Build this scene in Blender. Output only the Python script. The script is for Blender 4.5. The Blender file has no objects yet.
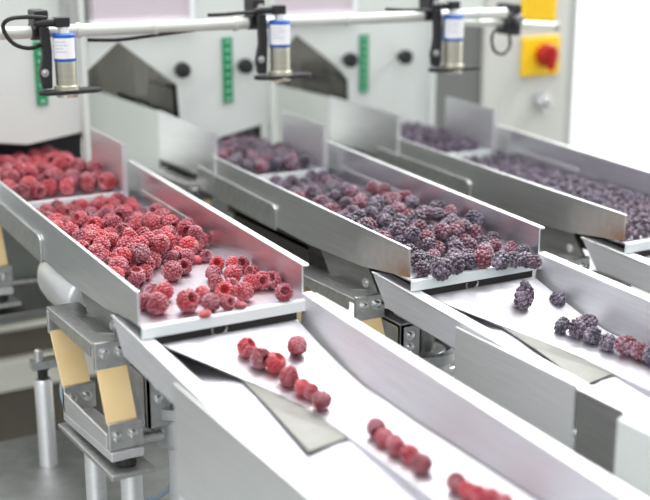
import bpy, bmesh, math, random
import numpy as np
from mathutils import Vector, Matrix, Euler
random.seed(7)
C = bpy.context.scene.collection
PI = math.pi
# ------------------------------------------------------------ survey of the place
# camera axes solved from the two horizontal vanishing points; un() measures a point of the place
FPX = 1193.5; CX, CY = 325., 250.
R = np.array([[.8690,-.1319,.4769],[-.4949,-.2317,.8375],[0,-.9638,-.2665]])
def _orth():
    global R
    X = R[0]/np.linalg.norm(R[0]); Y = R[1]-X*(R[1]@X); Y /= np.linalg.norm(Y)
    Z = -np.cross(X, Y); Z = -Z if Z[1] > 0 else Z
    R = np.array([X, Y, Z])
_orth()
CAM = np.array([-.394, -1.063, .355])
def un(px, py, ax, v):
    r = R @ np.array([(px-CX)/FPX, (py-CY)/FPX, 1.]); k = 'XYZ'.index(ax)
    return Vector(CAM + (v-CAM[k])/r[k]*r)
P = .32                                     # lane pitch

# ------------------------------------------------------------ materials
def mat(name, base, rough=.5, metal=0., noise=None, bump=0., sheen=0, coat=0, spec=.5, scale=(1,1,1), ns=40, sss=0):
    m = bpy.data.materials.new(name); m.use_nodes = True
    nt = m.node_tree; b = nt.nodes['Principled BSDF']
    b.inputs['Base Color'].default_value = (*base, 1); b.inputs['Roughness'].default_value = rough
    b.inputs['Metallic'].default_value = metal; b.inputs['Specular IOR Level'].default_value = spec
    if coat: b.inputs['Coat Weight'].default_value = coat
    if noise or bump:
        tc = nt.nodes.new('ShaderNodeTexCoord'); mp = nt.nodes.new('ShaderNodeMapping'); mp.inputs['Scale'].default_value = scale
        nz = nt.nodes.new('ShaderNodeTexNoise'); nz.inputs['Scale'].default_value = ns; nz.inputs['Detail'].default_value = 6
        nt.links.new(tc.outputs['Object'], mp.inputs[0]); nt.links.new(mp.outputs[0], nz.inputs['Vector'])
        if noise:
            mx = nt.nodes.new('ShaderNodeMix'); mx.data_type = 'RGBA'
            mx.inputs[6].default_value = (*base, 1); mx.inputs[7].default_value = (*noise, 1)
            cr = nt.nodes.new('ShaderNodeMapRange'); cr.inputs[1].default_value = .35; cr.inputs[2].default_value = .7
            nt.links.new(nz.outputs[0], cr.inputs[0]); nt.links.new(cr.outputs[0], mx.inputs[0])
            nt.links.new(mx.outputs[2], b.inputs['Base Color'])
        if bump:
            bp = nt.nodes.new('ShaderNodeBump'); bp.inputs['Strength'].default_value = bump; bp.inputs['Distance'].default_value = .001
            nt.links.new(nz.outputs[0], bp.inputs['Height']); nt.links.new(bp.outputs[0], b.inputs['Normal'])
    return m
def steel(name, base=(.72,.73,.75), rough=.3, scale=(60,3,60), var=.82, bump=.05, rust=None):
    m = mat(name, base, rough, 1., tuple(c*var for c in base), bump, scale=scale, ns=6)
    if rust:                                 # brown stain with a shape of its own at the front end of the wall
        nt = m.node_tree; b = nt.nodes['Principled BSDF']; old = b.inputs['Base Color'].links[0].from_socket
        tc = nt.nodes.new('ShaderNodeTexCoord'); vm = nt.nodes.new('ShaderNodeVectorMath'); vm.operation = 'DISTANCE'
        vm.inputs[1].default_value = rust[0]
        mp = nt.nodes.new('ShaderNodeMapping'); mp.inputs['Scale'].default_value = (1, .42, 1)
        nt.links.new(tc.outputs['Object'], mp.inputs[0])
        nz = nt.nodes.new('ShaderNodeTexNoise'); nz.inputs['Scale'].default_value = 60; nz.inputs['Detail'].default_value = 5
        nt.links.new(tc.outputs['Object'], nz.inputs['Vector'])
        nt.links.new(mp.outputs[0], vm.inputs[0])
        ad = nt.nodes.new('ShaderNodeMath'); ad.operation = 'MULTIPLY_ADD'; ad.inputs[1].default_value = .022
        nt.links.new(nz.outputs[0], ad.inputs[0]); nt.links.new(vm.outputs['Value'], ad.inputs[2])
        mr = nt.nodes.new('ShaderNodeMapRange'); mr.inputs[1].default_value = .012; mr.inputs[2].default_value = rust[1]
        mr.inputs[3].default_value = .95; mr.inputs[4].default_value = 0
        nt.links.new(ad.outputs[0], mr.inputs[0])
        mx = nt.nodes.new('ShaderNodeMix'); mx.data_type = 'RGBA'; mx.inputs[7].default_value = (.20,.085,.025,1)
        nt.links.new(mr.outputs[0], mx.inputs[0]); nt.links.new(old, mx.inputs[6]); nt.links.new(mx.outputs[2], b.inputs['Base Color'])
        iv = nt.nodes.new('ShaderNodeMath'); iv.operation = 'SUBTRACT'; iv.inputs[0].default_value = 1
        nt.links.new(mr.outputs[0], iv.inputs[1]); nt.links.new(iv.outputs[0], b.inputs['Metallic'])
    return m
M = {}
M['wall'] = steel('steel wall', (.84,.85,.87), .33, var=.92)
M['rust2'] = steel('steel wall stained', (.80,.80,.80), .36, var=.9, rust=((0,.0,.014), .062))
M['floor'] = steel('steel tray floor', (.78,.76,.82), .36, var=.92)
M['bright'] = steel('satin steel', (.86,.86,.87), .48, var=.93)
M['chan'] = steel('channel steel', (.79,.79,.82), .60, var=.93)
M['slide'] = steel('slide steel', (.76,.75,.78), .44, var=.94)
M['lip'] = mat('white lip strip', (.74,.79,.78), .35)
M['shade_black'] = mat('shade black under trays', (.05,.045,.042), .55, .3)  # near-black colour imitating the shade beneath the trays
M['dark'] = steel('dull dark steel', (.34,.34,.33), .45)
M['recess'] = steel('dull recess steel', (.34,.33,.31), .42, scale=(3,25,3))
M['cfloor'] = steel('chute floor steel', (.50,.50,.54), .5)
M['worn'] = mat('worn flap steel', (.24,.24,.225), .5, .4, (.20,.20,.18), .05)
M['mid'] = steel('worn machined steel', (.66,.66,.65), .38, scale=(20,20,20))
M['shiny'] = steel('polished steel', (.80,.80,.80), .18, scale=(5,5,5), bump=0)
M['alu'] = mat('cast aluminium', (.50,.51,.52), .4, .8, (.38,.38,.38), .1, ns=60)
M['yellow_spring'] = mat('yellow glass fibre', (.88,.67,.36), .5, 0, (.83,.61,.30), .05, ns=30)
M['paint'] = mat('grey white paint', (.67,.70,.67), .42, 0, (.64,.67,.64), .03, ns=8)
M['paint2'] = mat('cabinet paint', (.60,.60,.56), .45, 0, (.57,.57,.53), .03, ns=8)
M['trimgrey'] = mat('grey trim', (.42,.43,.42), .5)
M['white'] = mat('white wall paint', (.86,.87,.84), .7, 0, (.83,.84,.81), .02, ns=5)
M['pipe'] = mat('cream pipe', (.70,.72,.66), .32, .25)
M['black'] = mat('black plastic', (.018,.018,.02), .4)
M['rubber'] = mat('black rubber', (.012,.012,.012), .6)
M['nickel'] = steel('nickel sensor', (.80,.76,.64), .32, scale=(3,3,30))
M['blue'] = mat('blue sensor band', (.02,.11,.42), .4)
M['label'] = mat('white label', (.85,.86,.88), .5)
M['ink'] = mat('grey print', (.45,.47,.55), .6)
M['green'] = mat('green scale', (.01,.25,.10), .45)
M['greenbelt'] = mat('green belt', (.03,.24,.13), .55)
M['cream'] = mat('cream profile', (.86,.84,.74), .5)
M['brown'] = mat('dark brown panel', (.16,.14,.11), .6, 0, (.13,.115,.09), .05, ns=10)
M['yellow'] = mat('yellow plate', (.95,.60,.01), .45)
M['red'] = mat('red switch', (.42,.012,.008), .35)
M['base'] = steel('base plate steel', (.50,.51,.50), .45, scale=(8,8,8))
M['ground'] = mat('grey resin floor', (.30,.32,.31), .6, 0, (.27,.29,.28), .05, ns=4)
M['cable'] = mat('blue grey cable', (.33,.42,.50), .45)
M['pane'] = mat('lilac plastic cover', (.60,.53,.57), .3)
M['ice'] = mat('white frost flake', (.9,.92,.93), .5)
M['juice'] = mat('dried berry juice', (.22,.05,.04), .6)

def berry_mat(name, cols, frost, famt, rough=.4):
    m = bpy.data.materials.new(name); m.use_nodes = True; nt = m.node_tree; b = nt.nodes['Principled BSDF']; L = nt.links.new
    oi = nt.nodes.new('ShaderNodeObjectInfo'); cr = nt.nodes.new('ShaderNodeValToRGB')
    e = cr.color_ramp.elements; e[0].position = 0; e[0].color = (*cols[0],1); e[1].position = 1; e[1].color = (*cols[-1],1)
    for i, c in enumerate(cols[1:-1]):
        x = e.new((i+1)/(len(cols)-1)); x.color = (*c,1)
    L(oi.outputs['Color'], cr.inputs[0])
    tc = nt.nodes.new('ShaderNodeTexCoord'); nz = nt.nodes.new('ShaderNodeTexNoise'); nz.inputs['Scale'].default_value = 620; nz.inputs['Detail'].default_value = 3
    ad = nt.nodes.new('ShaderNodeVectorMath'); ad.operation = 'ADD'
    L(tc.outputs['Object'], ad.inputs[0]); L(oi.outputs['Random'], ad.inputs[1]); L(ad.outputs[0], nz.inputs['Vector'])
    big = nt.nodes.new('ShaderNodeTexNoise'); big.inputs['Scale'].default_value = 70; L(ad.outputs[0], big.inputs['Vector'])
    s = nt.nodes.new('ShaderNodeMath'); s.operation = 'MULTIPLY_ADD'; s.inputs[1].default_value = .8; L(big.outputs[0], s.inputs[0]); L(nz.outputs[0], s.inputs[2])
    mr = nt.nodes.new('ShaderNodeMapRange'); mr.inputs[1].default_value = .86; mr.inputs[2].default_value = 1.10; mr.inputs[4].default_value = famt
    L(s.outputs[0], mr.inputs[0])
    mx = nt.nodes.new('ShaderNodeMix'); mx.data_type = 'RGBA'; mx.inputs[7].default_value = (*frost,1)
    L(mr.outputs[0], mx.inputs[0]); L(cr.outputs[0], mx.inputs[6]); L(mx.outputs[2], b.inputs['Base Color'])
    b.inputs['Roughness'].default_value = rough
    b.inputs['Sheen Weight'].default_value = .25; b.inputs['Sheen Roughness'].default_value = .5
    return m
M['rasp'] = berry_mat('raspberry skin', [(.18,.005,.018),(.32,.008,.022),(.44,.014,.026),(.27,.007,.024),(.16,.005,.024)], (.86,.48,.54), .42)
M['blackb'] = berry_mat('blackberry skin', [(.012,.006,.016),(.035,.006,.022),(.016,.010,.032),(.13,.008,.022),(.010,.006,.018),(.05,.008,.03)], (.70,.58,.72), .40)
M['small'] = berry_mat('small dark berry skin', [(.015,.008,.022),(.05,.010,.03),(.025,.010,.035)], (.66,.56,.68), .40)

# ------------------------------------------------------------ mesh helpers
def tag(o, label=None, cat=None, group=None, kind=None):
    if label: o['label'] = label
    if cat: o['category'] = cat
    if group: o['group'] = group
    if kind: o['kind'] = kind
    return o
def obj(name, bm, m, parent=None, smooth=False, bevel=0):
    bmesh.ops.recalc_face_normals(bm, faces=bm.faces)
    me = bpy.data.meshes.new(name); bm.to_mesh(me); bm.free()
    me.materials.append(M[m] if isinstance(m, str) else m)
    if smooth:
        me.polygons.foreach_set('use_smooth', [True]*len(me.polygons))
        if smooth != 'all':
            me.set_sharp_from_angle(angle=math.radians(40))
    o = bpy.data.objects.new(name, me); C.objects.link(o)
    if parent:
        o.parent = parent; me.transform(Matrix.Translation(-wl(parent)))
    if bevel:
        b = o.modifiers.new('bevel', 'BEVEL'); b.width = bevel; b.segments = 2; b.limit_method = 'ANGLE'
    return o
def wl(o):                                    # world location of a chain of unrotated parents
    v = Vector((0,0,0))
    while o: v = v+o.location; o = o.parent
    return v
def root_at(o, p):                            # give a one-mesh thing its own origin
    p = Vector(p); o.data.transform(Matrix.Translation(-p)); o.location = p; return o
def empty(name, loc):
    o = bpy.data.objects.new(name, None); o.location = loc; o.empty_display_size = .02; C.objects.link(o); return o
def BM(): return bmesh.new()
def hexa(bm, v):                              # 8 corners: bottom ring, top ring
    vs = [bm.verts.new(p) for p in v]
    for f in ((0,3,2,1),(4,5,6,7),(0,1,5,4),(1,2,6,5),(2,3,7,6),(3,0,4,7)): bm.faces.new([vs[i] for i in f])
def box(bm, x0, x1, y0, y1, z0, z1):
    hexa(bm, [(x0,y0,z0),(x1,y0,z0),(x1,y1,z0),(x0,y1,z0),(x0,y0,z1),(x1,y0,z1),(x1,y1,z1),(x0,y1,z1)])
def prism(bm, pts, d):                        # polygon (3D) extruded by vector d
    d = Vector(d); a = [bm.verts.new(p) for p in pts]; b = [bm.verts.new(Vector(p)+d) for p in pts]; n = len(pts)
    bm.faces.new(a); bm.faces.new(b[::-1])
    for i in range(n): bm.faces.new([a[i], b[i], b[(i+1)%n], a[(i+1)%n]])
def frame_of(d):
    d = Vector(d).normalized(); u = d.orthogonal().normalized(); return u, d.cross(u)
def tube(bm, pts, r, n=12, rs=None, cap=True):
    pts = [Vector(p) for p in pts]; rings = []; u = None
    for i, p in enumerate(pts):
        d = (pts[min(i+1,len(pts)-1)]-pts[max(i-1,0)]).normalized()
        if u is None: u = d.orthogonal().normalized()
        else: u = (u-d*u.dot(d)).normalized()
        w = d.cross(u); rr = rs[i] if rs else r
        rings.append([bm.verts.new(p+(u*math.cos(2*PI*k/n)+w*math.sin(2*PI*k/n))*rr) for k in range(n)])
    for a, b in zip(rings, rings[1:]):
        for k in range(n): bm.faces.new([a[k], a[(k+1)%n], b[(k+1)%n], b[k]])
    if cap: bm.faces.new(rings[0][::-1]); bm.faces.new(rings[-1])
def lathe(bm, c, axis, prof, n=24):           # profile (radius, height along axis)
    c = Vector(c); a = Vector(axis).normalized(); tube(bm, [c+a*h for r, h in prof], 0, n, [max(r,1e-5) for r, h in prof])
def latheX(bm, c, axis, prof, n=24):          # sharp profile allowed (rings with equal height)
    c = Vector(c); a = Vector(axis).normalized(); u, w = frame_of(a); rings = []
    for r, h in prof:
        r = max(r, 1e-5)
        rings.append([bm.verts.new(c+a*h+(u*math.cos(2*PI*k/n)+w*math.sin(2*PI*k/n))*r) for k in range(n)])
    for p, q in zip(rings, rings[1:]):
        for k in range(n): bm.faces.new([p[k], p[(k+1)%n], q[(k+1)%n], q[k]])
    bm.faces.new(rings[0][::-1]); bm.faces.new(rings[-1])
def bolt(bm, c, axis, r=.0045, h=.004):
    latheX(bm, c, axis, [(r*1.45,0),(r*1.45,h*.25),(r,h*.25),(r,h*.8),(r*.6,h)], 12)
def spline(pts, n=8):
    pts = [Vector(p) for p in pts]; out = []
    for i in range(len(pts)-1):
        p0 = pts[max(i-1,0)]; p1 = pts[i]; p2 = pts[i+1]; p3 = pts[min(i+2,len(pts)-1)]
        for k in range(n):
            t = k/n; out.append(.5*((2*p1)+(p2-p0)*t+(2*p0-5*p1+4*p2-p3)*t*t+(3*p1-p0-3*p2+p3)*t**3))
    out.append(pts[-1]); return out
def grid_sheet(bm, rows, th):                 # rows of points -> sheet with thickness (downwards)
    top = [[bm.verts.new(p) for p in r] for r in rows]
    bot = [[bm.verts.new(Vector(p)-Vector((0,0,th))) for p in r] for r in rows]
    nr, nc = len(rows), len(rows[0])
    for i in range(nr-1):
        for j in range(nc-1):
            bm.faces.new([top[i][j],top[i][j+1],top[i+1][j+1],top[i+1][j]]); bm.faces.new([bot[i][j],bot[i+1][j],bot[i+1][j+1],bot[i][j+1]])
    for i in range(nr-1):
        bm.faces.new([top[i][0],top[i+1][0],bot[i+1][0],bot[i][0]]); bm.faces.new([top[i][-1],bot[i][-1],bot[i+1][-1],top[i+1][-1]])
    for j in range(nc-1):
        bm.faces.new([top[0][j],bot[0][j],bot[0][j+1],top[0][j+1]]); bm.faces.new([top[-1][j],top[-1][j+1],bot[-1][j+1],bot[-1][j]])

# ------------------------------------------------------------ room
def struct(name, bm, m): return tag(obj(name, bm, m), kind='structure')
bm = BM(); box(bm, -3, 5, -2.5, 3.4, -1.06, -1.0); struct('floor', bm, 'ground')
bm = BM(); box(bm, -3, 5, 2.2, 2.3, -1.0, 2.4); struct('wall_back', bm, 'white')
bm = BM(); box(bm, 4.9, 5, -2.5, 3.3, -1.0, 2.2); struct('wall_right', bm, 'white')

# ------------------------------------------------------------ lanes
LANE = [dict(w='red raspberries', n='nearest'), dict(w='blackberries', n='middle'), dict(w='small dark berries', n='farthest')]
def fz(y): return -.034+.008*y                # tray floor height
TW = .183
def tray(i):
    x = P*i
    t = empty('vibrating_tray', (x, 0, -.045))
    tag(t, ['wide steel vibrating tray carrying red raspberries, the nearest of the three',
            'steel vibrating tray full of frosted blackberries between the other two trays',
            'farthest steel vibrating tray, filled with small dark berries, rust stained side'][i], 'tray', 'vibrating feeder trays')
    # floor sheet and white front lip
    bm = BM(); grid_sheet(bm, [[(x+.002, y, fz(y)), (x+TW, y, fz(y))] for y in (0, .25, .55)], .002); obj('tray_floor', bm, 'floor', t)
    bm = BM(); prism(bm, [(x+.001,-.006,-.0335),(x+.001,-.0005,-.0325),(x+.001,-.0005,-.046),(x+.001,-.006,-.0455)], (TW+.001,0,0))
    obj('front_lip', bm, 'lip', t, bevel=.0008)
    # left side wall
    prof = [(0,.003),(.57,.021),(.57,-.036),(.50,-.036),(.227,-.046),(.10,-.042),(0,-.030)]
    bm = BM(); prism(bm, [(x-.0015, y, z) for y, z in prof], (.0025,0,0))
    w = obj('side_wall', bm, 'wall' if i == 0 else 'rust2', t)
    bm = BM(); prism(bm, [(x-.0022,-.0005,.0035),(x-.0022,.57,.0215),(x+.0016,.57,.0215),(x+.0016,-.0005,.0035)], (0,0,-.0016)); obj('top_edge', bm, 'bright', w, bevel=.0005)
    # put the stain reference at the front end
    bm = BM(); prism(bm, [(x-.0045,.575,-.004),(x-.0045,.325,-.013),(x-.0045,.318,-.018),(x-.0045,.318,-.047),(x-.0045,.50,-.040),(x-.0045,.575,-.038)], (.003,0,0))
    obj('doubler_plate', bm, 'mid', w, bevel=.0008)
    # right side wall with outward flange
    pr = [(0,.003),(.515,.027),(.515,-.03),(0,-.040)]
    bm = BM(); prism(bm, [(x+TW, y, z) for y, z in pr], (.002,0,0))
    w2 = obj('side_wall', bm, 'wall', t)
    bm = BM(); prism(bm, [(x+TW,-.002,.0045),(x+TW+.008,-.001,.0035),(x+TW+.0105,.004,.0035),(x+TW+.0105,.515,.0265),(x+TW,.515,.0285)], (0,0,-.0022))
    obj('wall_flange', bm, 'bright', w2, bevel=.0006)
    bm = BM(); prism(bm, [(x+TW-.0012,.46,-.004),(x+TW-.0012,.30,-.010),(x+TW-.0012,.295,-.012),(x+TW-.0012,.295,-.016),(x+TW-.0012,.46,-.008)], (.001,0,0))
    obj('weld_strip', bm, 'bright', w2)
    # underside brackets
    bm = BM(); prism(bm, [(x+.012,.23,-.0455),(x+.012,.11,-.043),(x+.012,.075,-.085),(x+.012,.19,-.09)], (.004,0,0)); obj('bracket', bm, 'dark', t)
    bm = BM(); bolt(bm, (x+.012,.112,-.068), (-1,0,0), .0045); obj('bolt', bm, 'mid', t)
    bm = BM(); box(bm, x+.004, x+TW-.004, .004, .06, -.068, -.047); box(bm, x+.02, x+TW-.01, .06, .52, -.066, -.047)  # front box doubles as a dark strip for the shaded gap below the lip
    if i: box(bm, x+.02, x+TW-.01, .27, .50, -.12, -.06)  # added block, no real part: blocks light and darkens the space underneath
    obj('under_frame', bm, 'shade_black', t)  # includes the dark strip and the added block that shades the underside
    bm = BM(); tube(bm, [(x+.085+.009*math.cos(a),-.003+.001*math.cos(a),-.050+.006*math.sin(a)) for a in np.linspace(PI*.85,PI*2.15,12)], .0012, 6); obj('wire_clip', bm, 'dark', t, True)
    return t
def upper_tray(i):
    x = P*i; b = -.013
    t = empty('hopper_tray', (x, .5, -.02))
    tag(t, ['short upper feed tray heaped with raspberries under the left hopper',
            'short upper feed tray heaped with blackberries under the middle hopper',
            'short upper feed tray of small dark berries under the right hopper'][i], 'tray', 'upper feed trays')
    bm = BM(); grid_sheet(bm, [[(x+.002, y, b+.02*(y-.5)), (x+.168, y, b+.02*(y-.5))] for y in (.5,.66,.95)], .002); obj('tray_floor', bm, 'floor', t)
    bm = BM(); box(bm, x-.002, x+.169, .494, .4995, -.023, b+.001); obj('front_lip', bm, 'lip', t, bevel=.0008)
    for s, xx in ((0, x-.002), (1, x+.168)):
        y0 = (.515 if s == 0 else .488); y1 = .735 if s == 0 else .625
        bm = BM(); prism(bm, [(xx,y0,.056),(xx,y1,.060),(xx,y1,-.02),(xx,y0,-.018)], (.0022,0,0)); w = obj('side_wall', bm, 'bright' if s else 'wall', t)
        bm = BM(); box(bm, xx-.003, xx+.004, y0-.0025, y0, -.018, .057); obj('wall_edge', bm, 'bright', w)
    bm = BM(); box(bm, x+.03, x+.16, .53, .90, -.06, -.03); obj('under_frame', bm, 'dark', t)
    return t
for i in range(3): tray(i); upper_tray(i)

# ------------------------------------------------------------ lower chutes
def chute(i):
    x = P*i; YE = -.75
    t = empty('discharge_chute', (x, -.1, -.13))
    tag(t, ['long open steel discharge chute in the foreground carrying a line of raspberries',
            'open steel discharge chute below the blackberry tray with a line of blackberries',
            'open steel discharge chute below the small dark berries at the right edge'][i], 'chute', 'discharge chutes')
    def top(y): return -.043+.055*(y-.07)
    bm = BM(); prism(bm, [(x-.002,y,z) for y, z in [(.075,top(.075)),(YE,top(YE)),(YE,-.15),(-.10,-.085),(.045,-.078)]], (.002,0,0))
    w = obj('side_wall', bm, 'chan', t)
    bm = BM(); pts = [(x-.003,.077,top(.077)+.001),(x-.003,YE,top(YE)+.001),(x+.013,YE,top(YE)+.001),(x+.013,.055,top(.055)+.001)]
    prism(bm, pts, (0,0,-.003)); obj('rolled_rim', bm, 'bright', w, bevel=.0012)
    # deeper cover plate
    y1 = -.285 if i else YE
    bm = BM(); box(bm, x-.006, x-.003, y1, -.097, -.17 if i == 0 else -.135, -.058)
    o = obj('cover_plate', bm, 'bright', t, bevel=.0006)
    if i:
        bm = BM(); box(bm, x-.004, x-.002, -.345, -.287, -.155, -.062); obj('dark_panel', bm, 'dark', t)
        bm = BM(); box(bm, x-.012, x+.0, -.70, -.347, -.20, -.0655); obj('end_housing', bm, 'paint', t, bevel=.002)
    # right wall
    def tr(y): return -.028+.043*y
    bm = BM(); prism(bm, [(x+.184,y,z) for y, z in [(.0,tr(0)),(YE,tr(YE)),(YE,-.13),(-.2,-.125),(.01,-.10),(.01,tr(0))]][:5], (.002,0,0))
    w = obj('side_wall', bm, 'chan', t)
    bm = BM(); prism(bm, [(x+.183,.003,tr(0)+.001),(x+.183,YE,tr(YE)+.001),(x+.196,YE,tr(YE)+.001),(x+.196,.003,tr(0)+.001)], (0,0,-.003)); obj('rolled_rim', bm, 'bright', w, bevel=.0012)
    bm = BM(); grid_sheet(bm, [[(x,y,z),(x+.183,y,z)] for y, z in ((-.205,-.1025),(-.45,-.122),(YE,-.136))], .002)
    grid_sheet(bm, [[(x,y,z),(x+.080,y,z)] for y, z in ((.03,-.080),(-.06,-.083),(-.098,-.0865),(-.205,-.1025))], .002); obj('chute_floor', bm, 'cfloor', t)
    # converging slide: left edge sweeps in and runs on as a narrow gutter
    rows = []
    Ledge = [(.020,-.004,-.054),(.066,-.053,-.074),(.094,-.090,-.086),(.112,-.125,-.0935),(.122,-.165,-.0975),(.124,-.22,-.0995),(.124,YE,-.106)]
    Redge = [(.175,-.004,-.054),(.1775,-.050,-.069),(.180,-.090,-.080),(.1815,-.125,-.087),(.182,-.165,-.0885),(.182,-.22,-.091),(.182,YE,-.098)]
    for a, b in zip(Ledge, Redge):
        a = Vector(a); b = Vector(b); r = []
        for k in range(9):
            s = k/8; p = a.lerp(b, s); p.z -= .003*math.sin(PI*s)*min(1, -a.y*6); r.append((p.x+x, p.y, p.z))
        rows.append(r)
    bm = BM(); grid_sheet(bm, rows, .0015); s = obj('slide', bm, 'slide', t)
    # gutter side below the slide edge
    bm = BM()
    for a, b in zip(Ledge[2:], Ledge[3:]):
        hexa(bm, [(x+a[0]-.0015,a[1],-.1295),(x+a[0],a[1],-.1295),(x+b[0],b[1],-.1295),(x+b[0]-.0015,b[1],-.1295),
                  (x+a[0]-.0015,a[1],a[2]-.001),(x+a[0],a[1],a[2]-.001),(x+b[0],b[1],b[2]-.001),(x+b[0]-.0015,b[1],b[2]-.001)])
    obj('gutter_side', bm, 'slide', s)
    # flap hanging from the slide edge
    bm = BM(); grid_sheet(bm, [[(x+.078,-.055,-.079),(x+.108,-.080,-.0895)],[(x+.077,-.13,-.0875),(x+.119,-.145,-.0965)],[(x+.074,-.212,-.0985),(x+.1205,-.200,-.1005)]], .0015)
    obj('flap', bm, 'worn', s)
    return t
for i in range(3): chute(i)

# ------------------------------------------------------------ spring mounts
def mount(i, dy=0, label=None, group='leaf spring mounts', dz=0):
    x = P*i; S = dy
    t = empty('spring_mount', (x, .1+S, -.216 if dz else -.33)); tag(t, label, 'support frame', group)
    def q(pts): return [(x+a, b+S, c) for a, b, c in pts]
    # top beam: inverted channel
    bm = BM()
    hexa(bm, q([(-.021,.085,-.082),(.018,.085,-.082),(.018,.25,-.086),(-.021,.25,-.086),(-.021,.085,-.076),(.018,.085,-.076),(.018,.25,-.080),(-.021,.25,-.080)]))
    hexa(bm, q([(-.021,.10,-.094),(-.018,.10,-.094),(-.018,.25,-.092),(-.021,.25,-.092),(-.021,.10,-.081),(-.018,.10,-.081),(-.018,.25,-.085),(-.021,.25,-.085)]))
    obj('top_beam', bm, 'mid', t, bevel=.001)
    bm = BM(); hexa(bm, q([(-.005,.12,-.0765),(.012,.11,-.0765),(.014,.17,-.078),(-.002,.20,-.079),(-.005,.12,-.0755),(.012,.11,-.0755),(.014,.17,-.0772),(-.002,.20,-.0785)])); obj('dark_inset', bm, 'dark', t)
    # front clamp and rear clamp
    for (y, z0, z1) in ((.078,-.103,-.072),(.243,-.112,-.084)):
        bm = BM(); box(bm, x-.022, x+.018, y+S, y+S+.006, z0, z1); c = obj('clamp_plate', bm, 'mid', t, bevel=.0012)
        for bx in (-.012, .006):
            bm = BM(); bolt(bm, (x+bx, y+S, (z0+z1)/2+.003), (0,-1,0)); obj('bolt', bm, 'shiny', c, True)
    for (y0, z0, y1, z1) in ((.082,-.100,.056,-.156),(.246,-.108,.206,-.168)):
        bm = BM(); hexa(bm, q([(-.020,y1-.003,z1),(.013,y1-.003,z1),(.013,y1+.003,z1),(-.020,y1+.003,z1),(-.020,y0-.003,z0),(.013,y0-.003,z0),(.013,y0+.003,z0),(-.020,y0+.003,z0)]))
        obj('leaf_spring', bm, 'yellow_spring', t, bevel=.0006)
    for (y, z0, z1) in ((.046,-.182,-.152),(.197,-.194,-.163)):
        bm = BM(); box(bm, x-.022, x+.016, y+S, y+S+.007, z0, z1); c = obj('clamp_plate', bm, 'mid', t, bevel=.0012)
        for bx in (-.013, .005):
            bm = BM(); bolt(bm, (x+bx, y+S, (z0+z1)/2), (0,-1,0)); obj('bolt', bm, 'shiny', c, True)
    # lower beam: L section rising to the front
    bm = BM()
    hexa(bm, q([(-.022,.04,-.192),(.014,.04,-.192),(.014,.205,-.206),(-.022,.205,-.206),(-.022,.04,-.182),(.014,.04,-.182),(.014,.205,-.197),(-.022,.205,-.197)]))
    hexa(bm, q([(-.022,.055,-.182),(-.019,.055,-.182),(-.019,.205,-.197),(-.022,.205,-.197),(-.022,.055,-.166),(-.019,.055,-.166),(-.019,.205,-.170),(-.022,.205,-.170)]))
    obj('lower_beam', bm, 'bright', t, bevel=.001)
    bm = BM(); hexa(bm, q([(-.028,.025,-.206),(.020,.025,-.206),(.020,.21,-.216),(-.028,.21,-.216),(-.028,.025,-.200),(.020,.025,-.200),(.020,.21,-.211),(-.028,.21,-.211)])); obj('base_plate', bm, 'mid', t, bevel=.001)
    bm = BM(); latheX(bm, (x-.003,.05+S,-.2), (0,0,1), [(.011,0),(.011,.008)], 16); obj('rubber_pad', bm, 'rubber', t)
    for (lx, ly, r) in () if dz else ((-.012,.13,.011),(.004,.055,.012),(.010,.19,.010)):
        bm = BM(); latheX(bm, (x+lx,ly+S,-.33), (0,0,1), [(r*1.5,0),(r*1.5,.004),(r,.004),(r,.122)], 20); obj('post', bm, 'bright', t, True)
    # tie bar to the drive
    bm = BM(); tube(bm, q([(.012,.065,-.183),(.05,.062,-.183),(.13,.06,-.183)]), .0065, 12); obj('tie_bar', bm, 'mid', t, True)
    t.location.z += dz
    return t
mount(0, label='nearest leaf spring mount with yellow springs, bolted clamps and posts, lower left')
mount(1, label='bolted leaf spring mount seen between the raspberry and blackberry trays')
mount(2, label='leaf spring mount seen between the blackberry tray and the farthest tray')
mount(0, .49, dz=.045, label='rear leaf spring mount at the left edge under the raspberry tray')
mount(1, .49, dz=.045, label='rear leaf spring mount in shade beneath the back of the blackberry tray')

def drive(i, label):
    x = P*i
    t = empty('vibration_drive', (x+.075,.05,-.2)); tag(t, label, 'drive unit', 'magnetic vibration drives')
    c = (x+.072,.075,-.2)
    bm = BM(); latheX(bm, c, (0,0,1), [(.030,0),(.034,.01),(.034,.035),(.042,.04),(.042,.052),(.036,.054),(.028,.048),(.026,.05),(.0,.05)], 32); obj('coil_housing', bm, 'alu', t, True)
    bm = BM(); latheX(bm, (c[0],c[1],-.15), (0,0,1), [(.014,0),(.014,.035),(.020,.036),(.020,.045)], 24); obj('plunger', bm, 'dark', t, True)
    bm = BM(); box(bm, x+.022, x+.050, .05, .056, -.168, -.105); box(bm, x+.022, x+.028, .05, .11, -.168, -.105); box(bm, x+.022, x+.09, .05, .11, -.110, -.104); o = obj('yoke', bm, 'alu', t, bevel=.001)
    for k, z in enumerate((-.12,-.135)):
        bm = BM(); bolt(bm, (x+.036,.05,z), (0,-1,0), .004); obj('bolt', bm, 'shiny', o, True)
    bm = BM(); latheX(bm, (c[0],c[1],-.33), (0,0,1), [(.016,0),(.016,.13)], 20); obj('post', bm, 'bright', t, True)
drive(0, 'grey magnetic drive unit beside the nearest yellow leaf springs')
drive(1, 'round grey magnetic drive unit below the blackberry chute edge')
drive(2, 'grey magnetic drive unit under the farthest tray, at the right edge')

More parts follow.
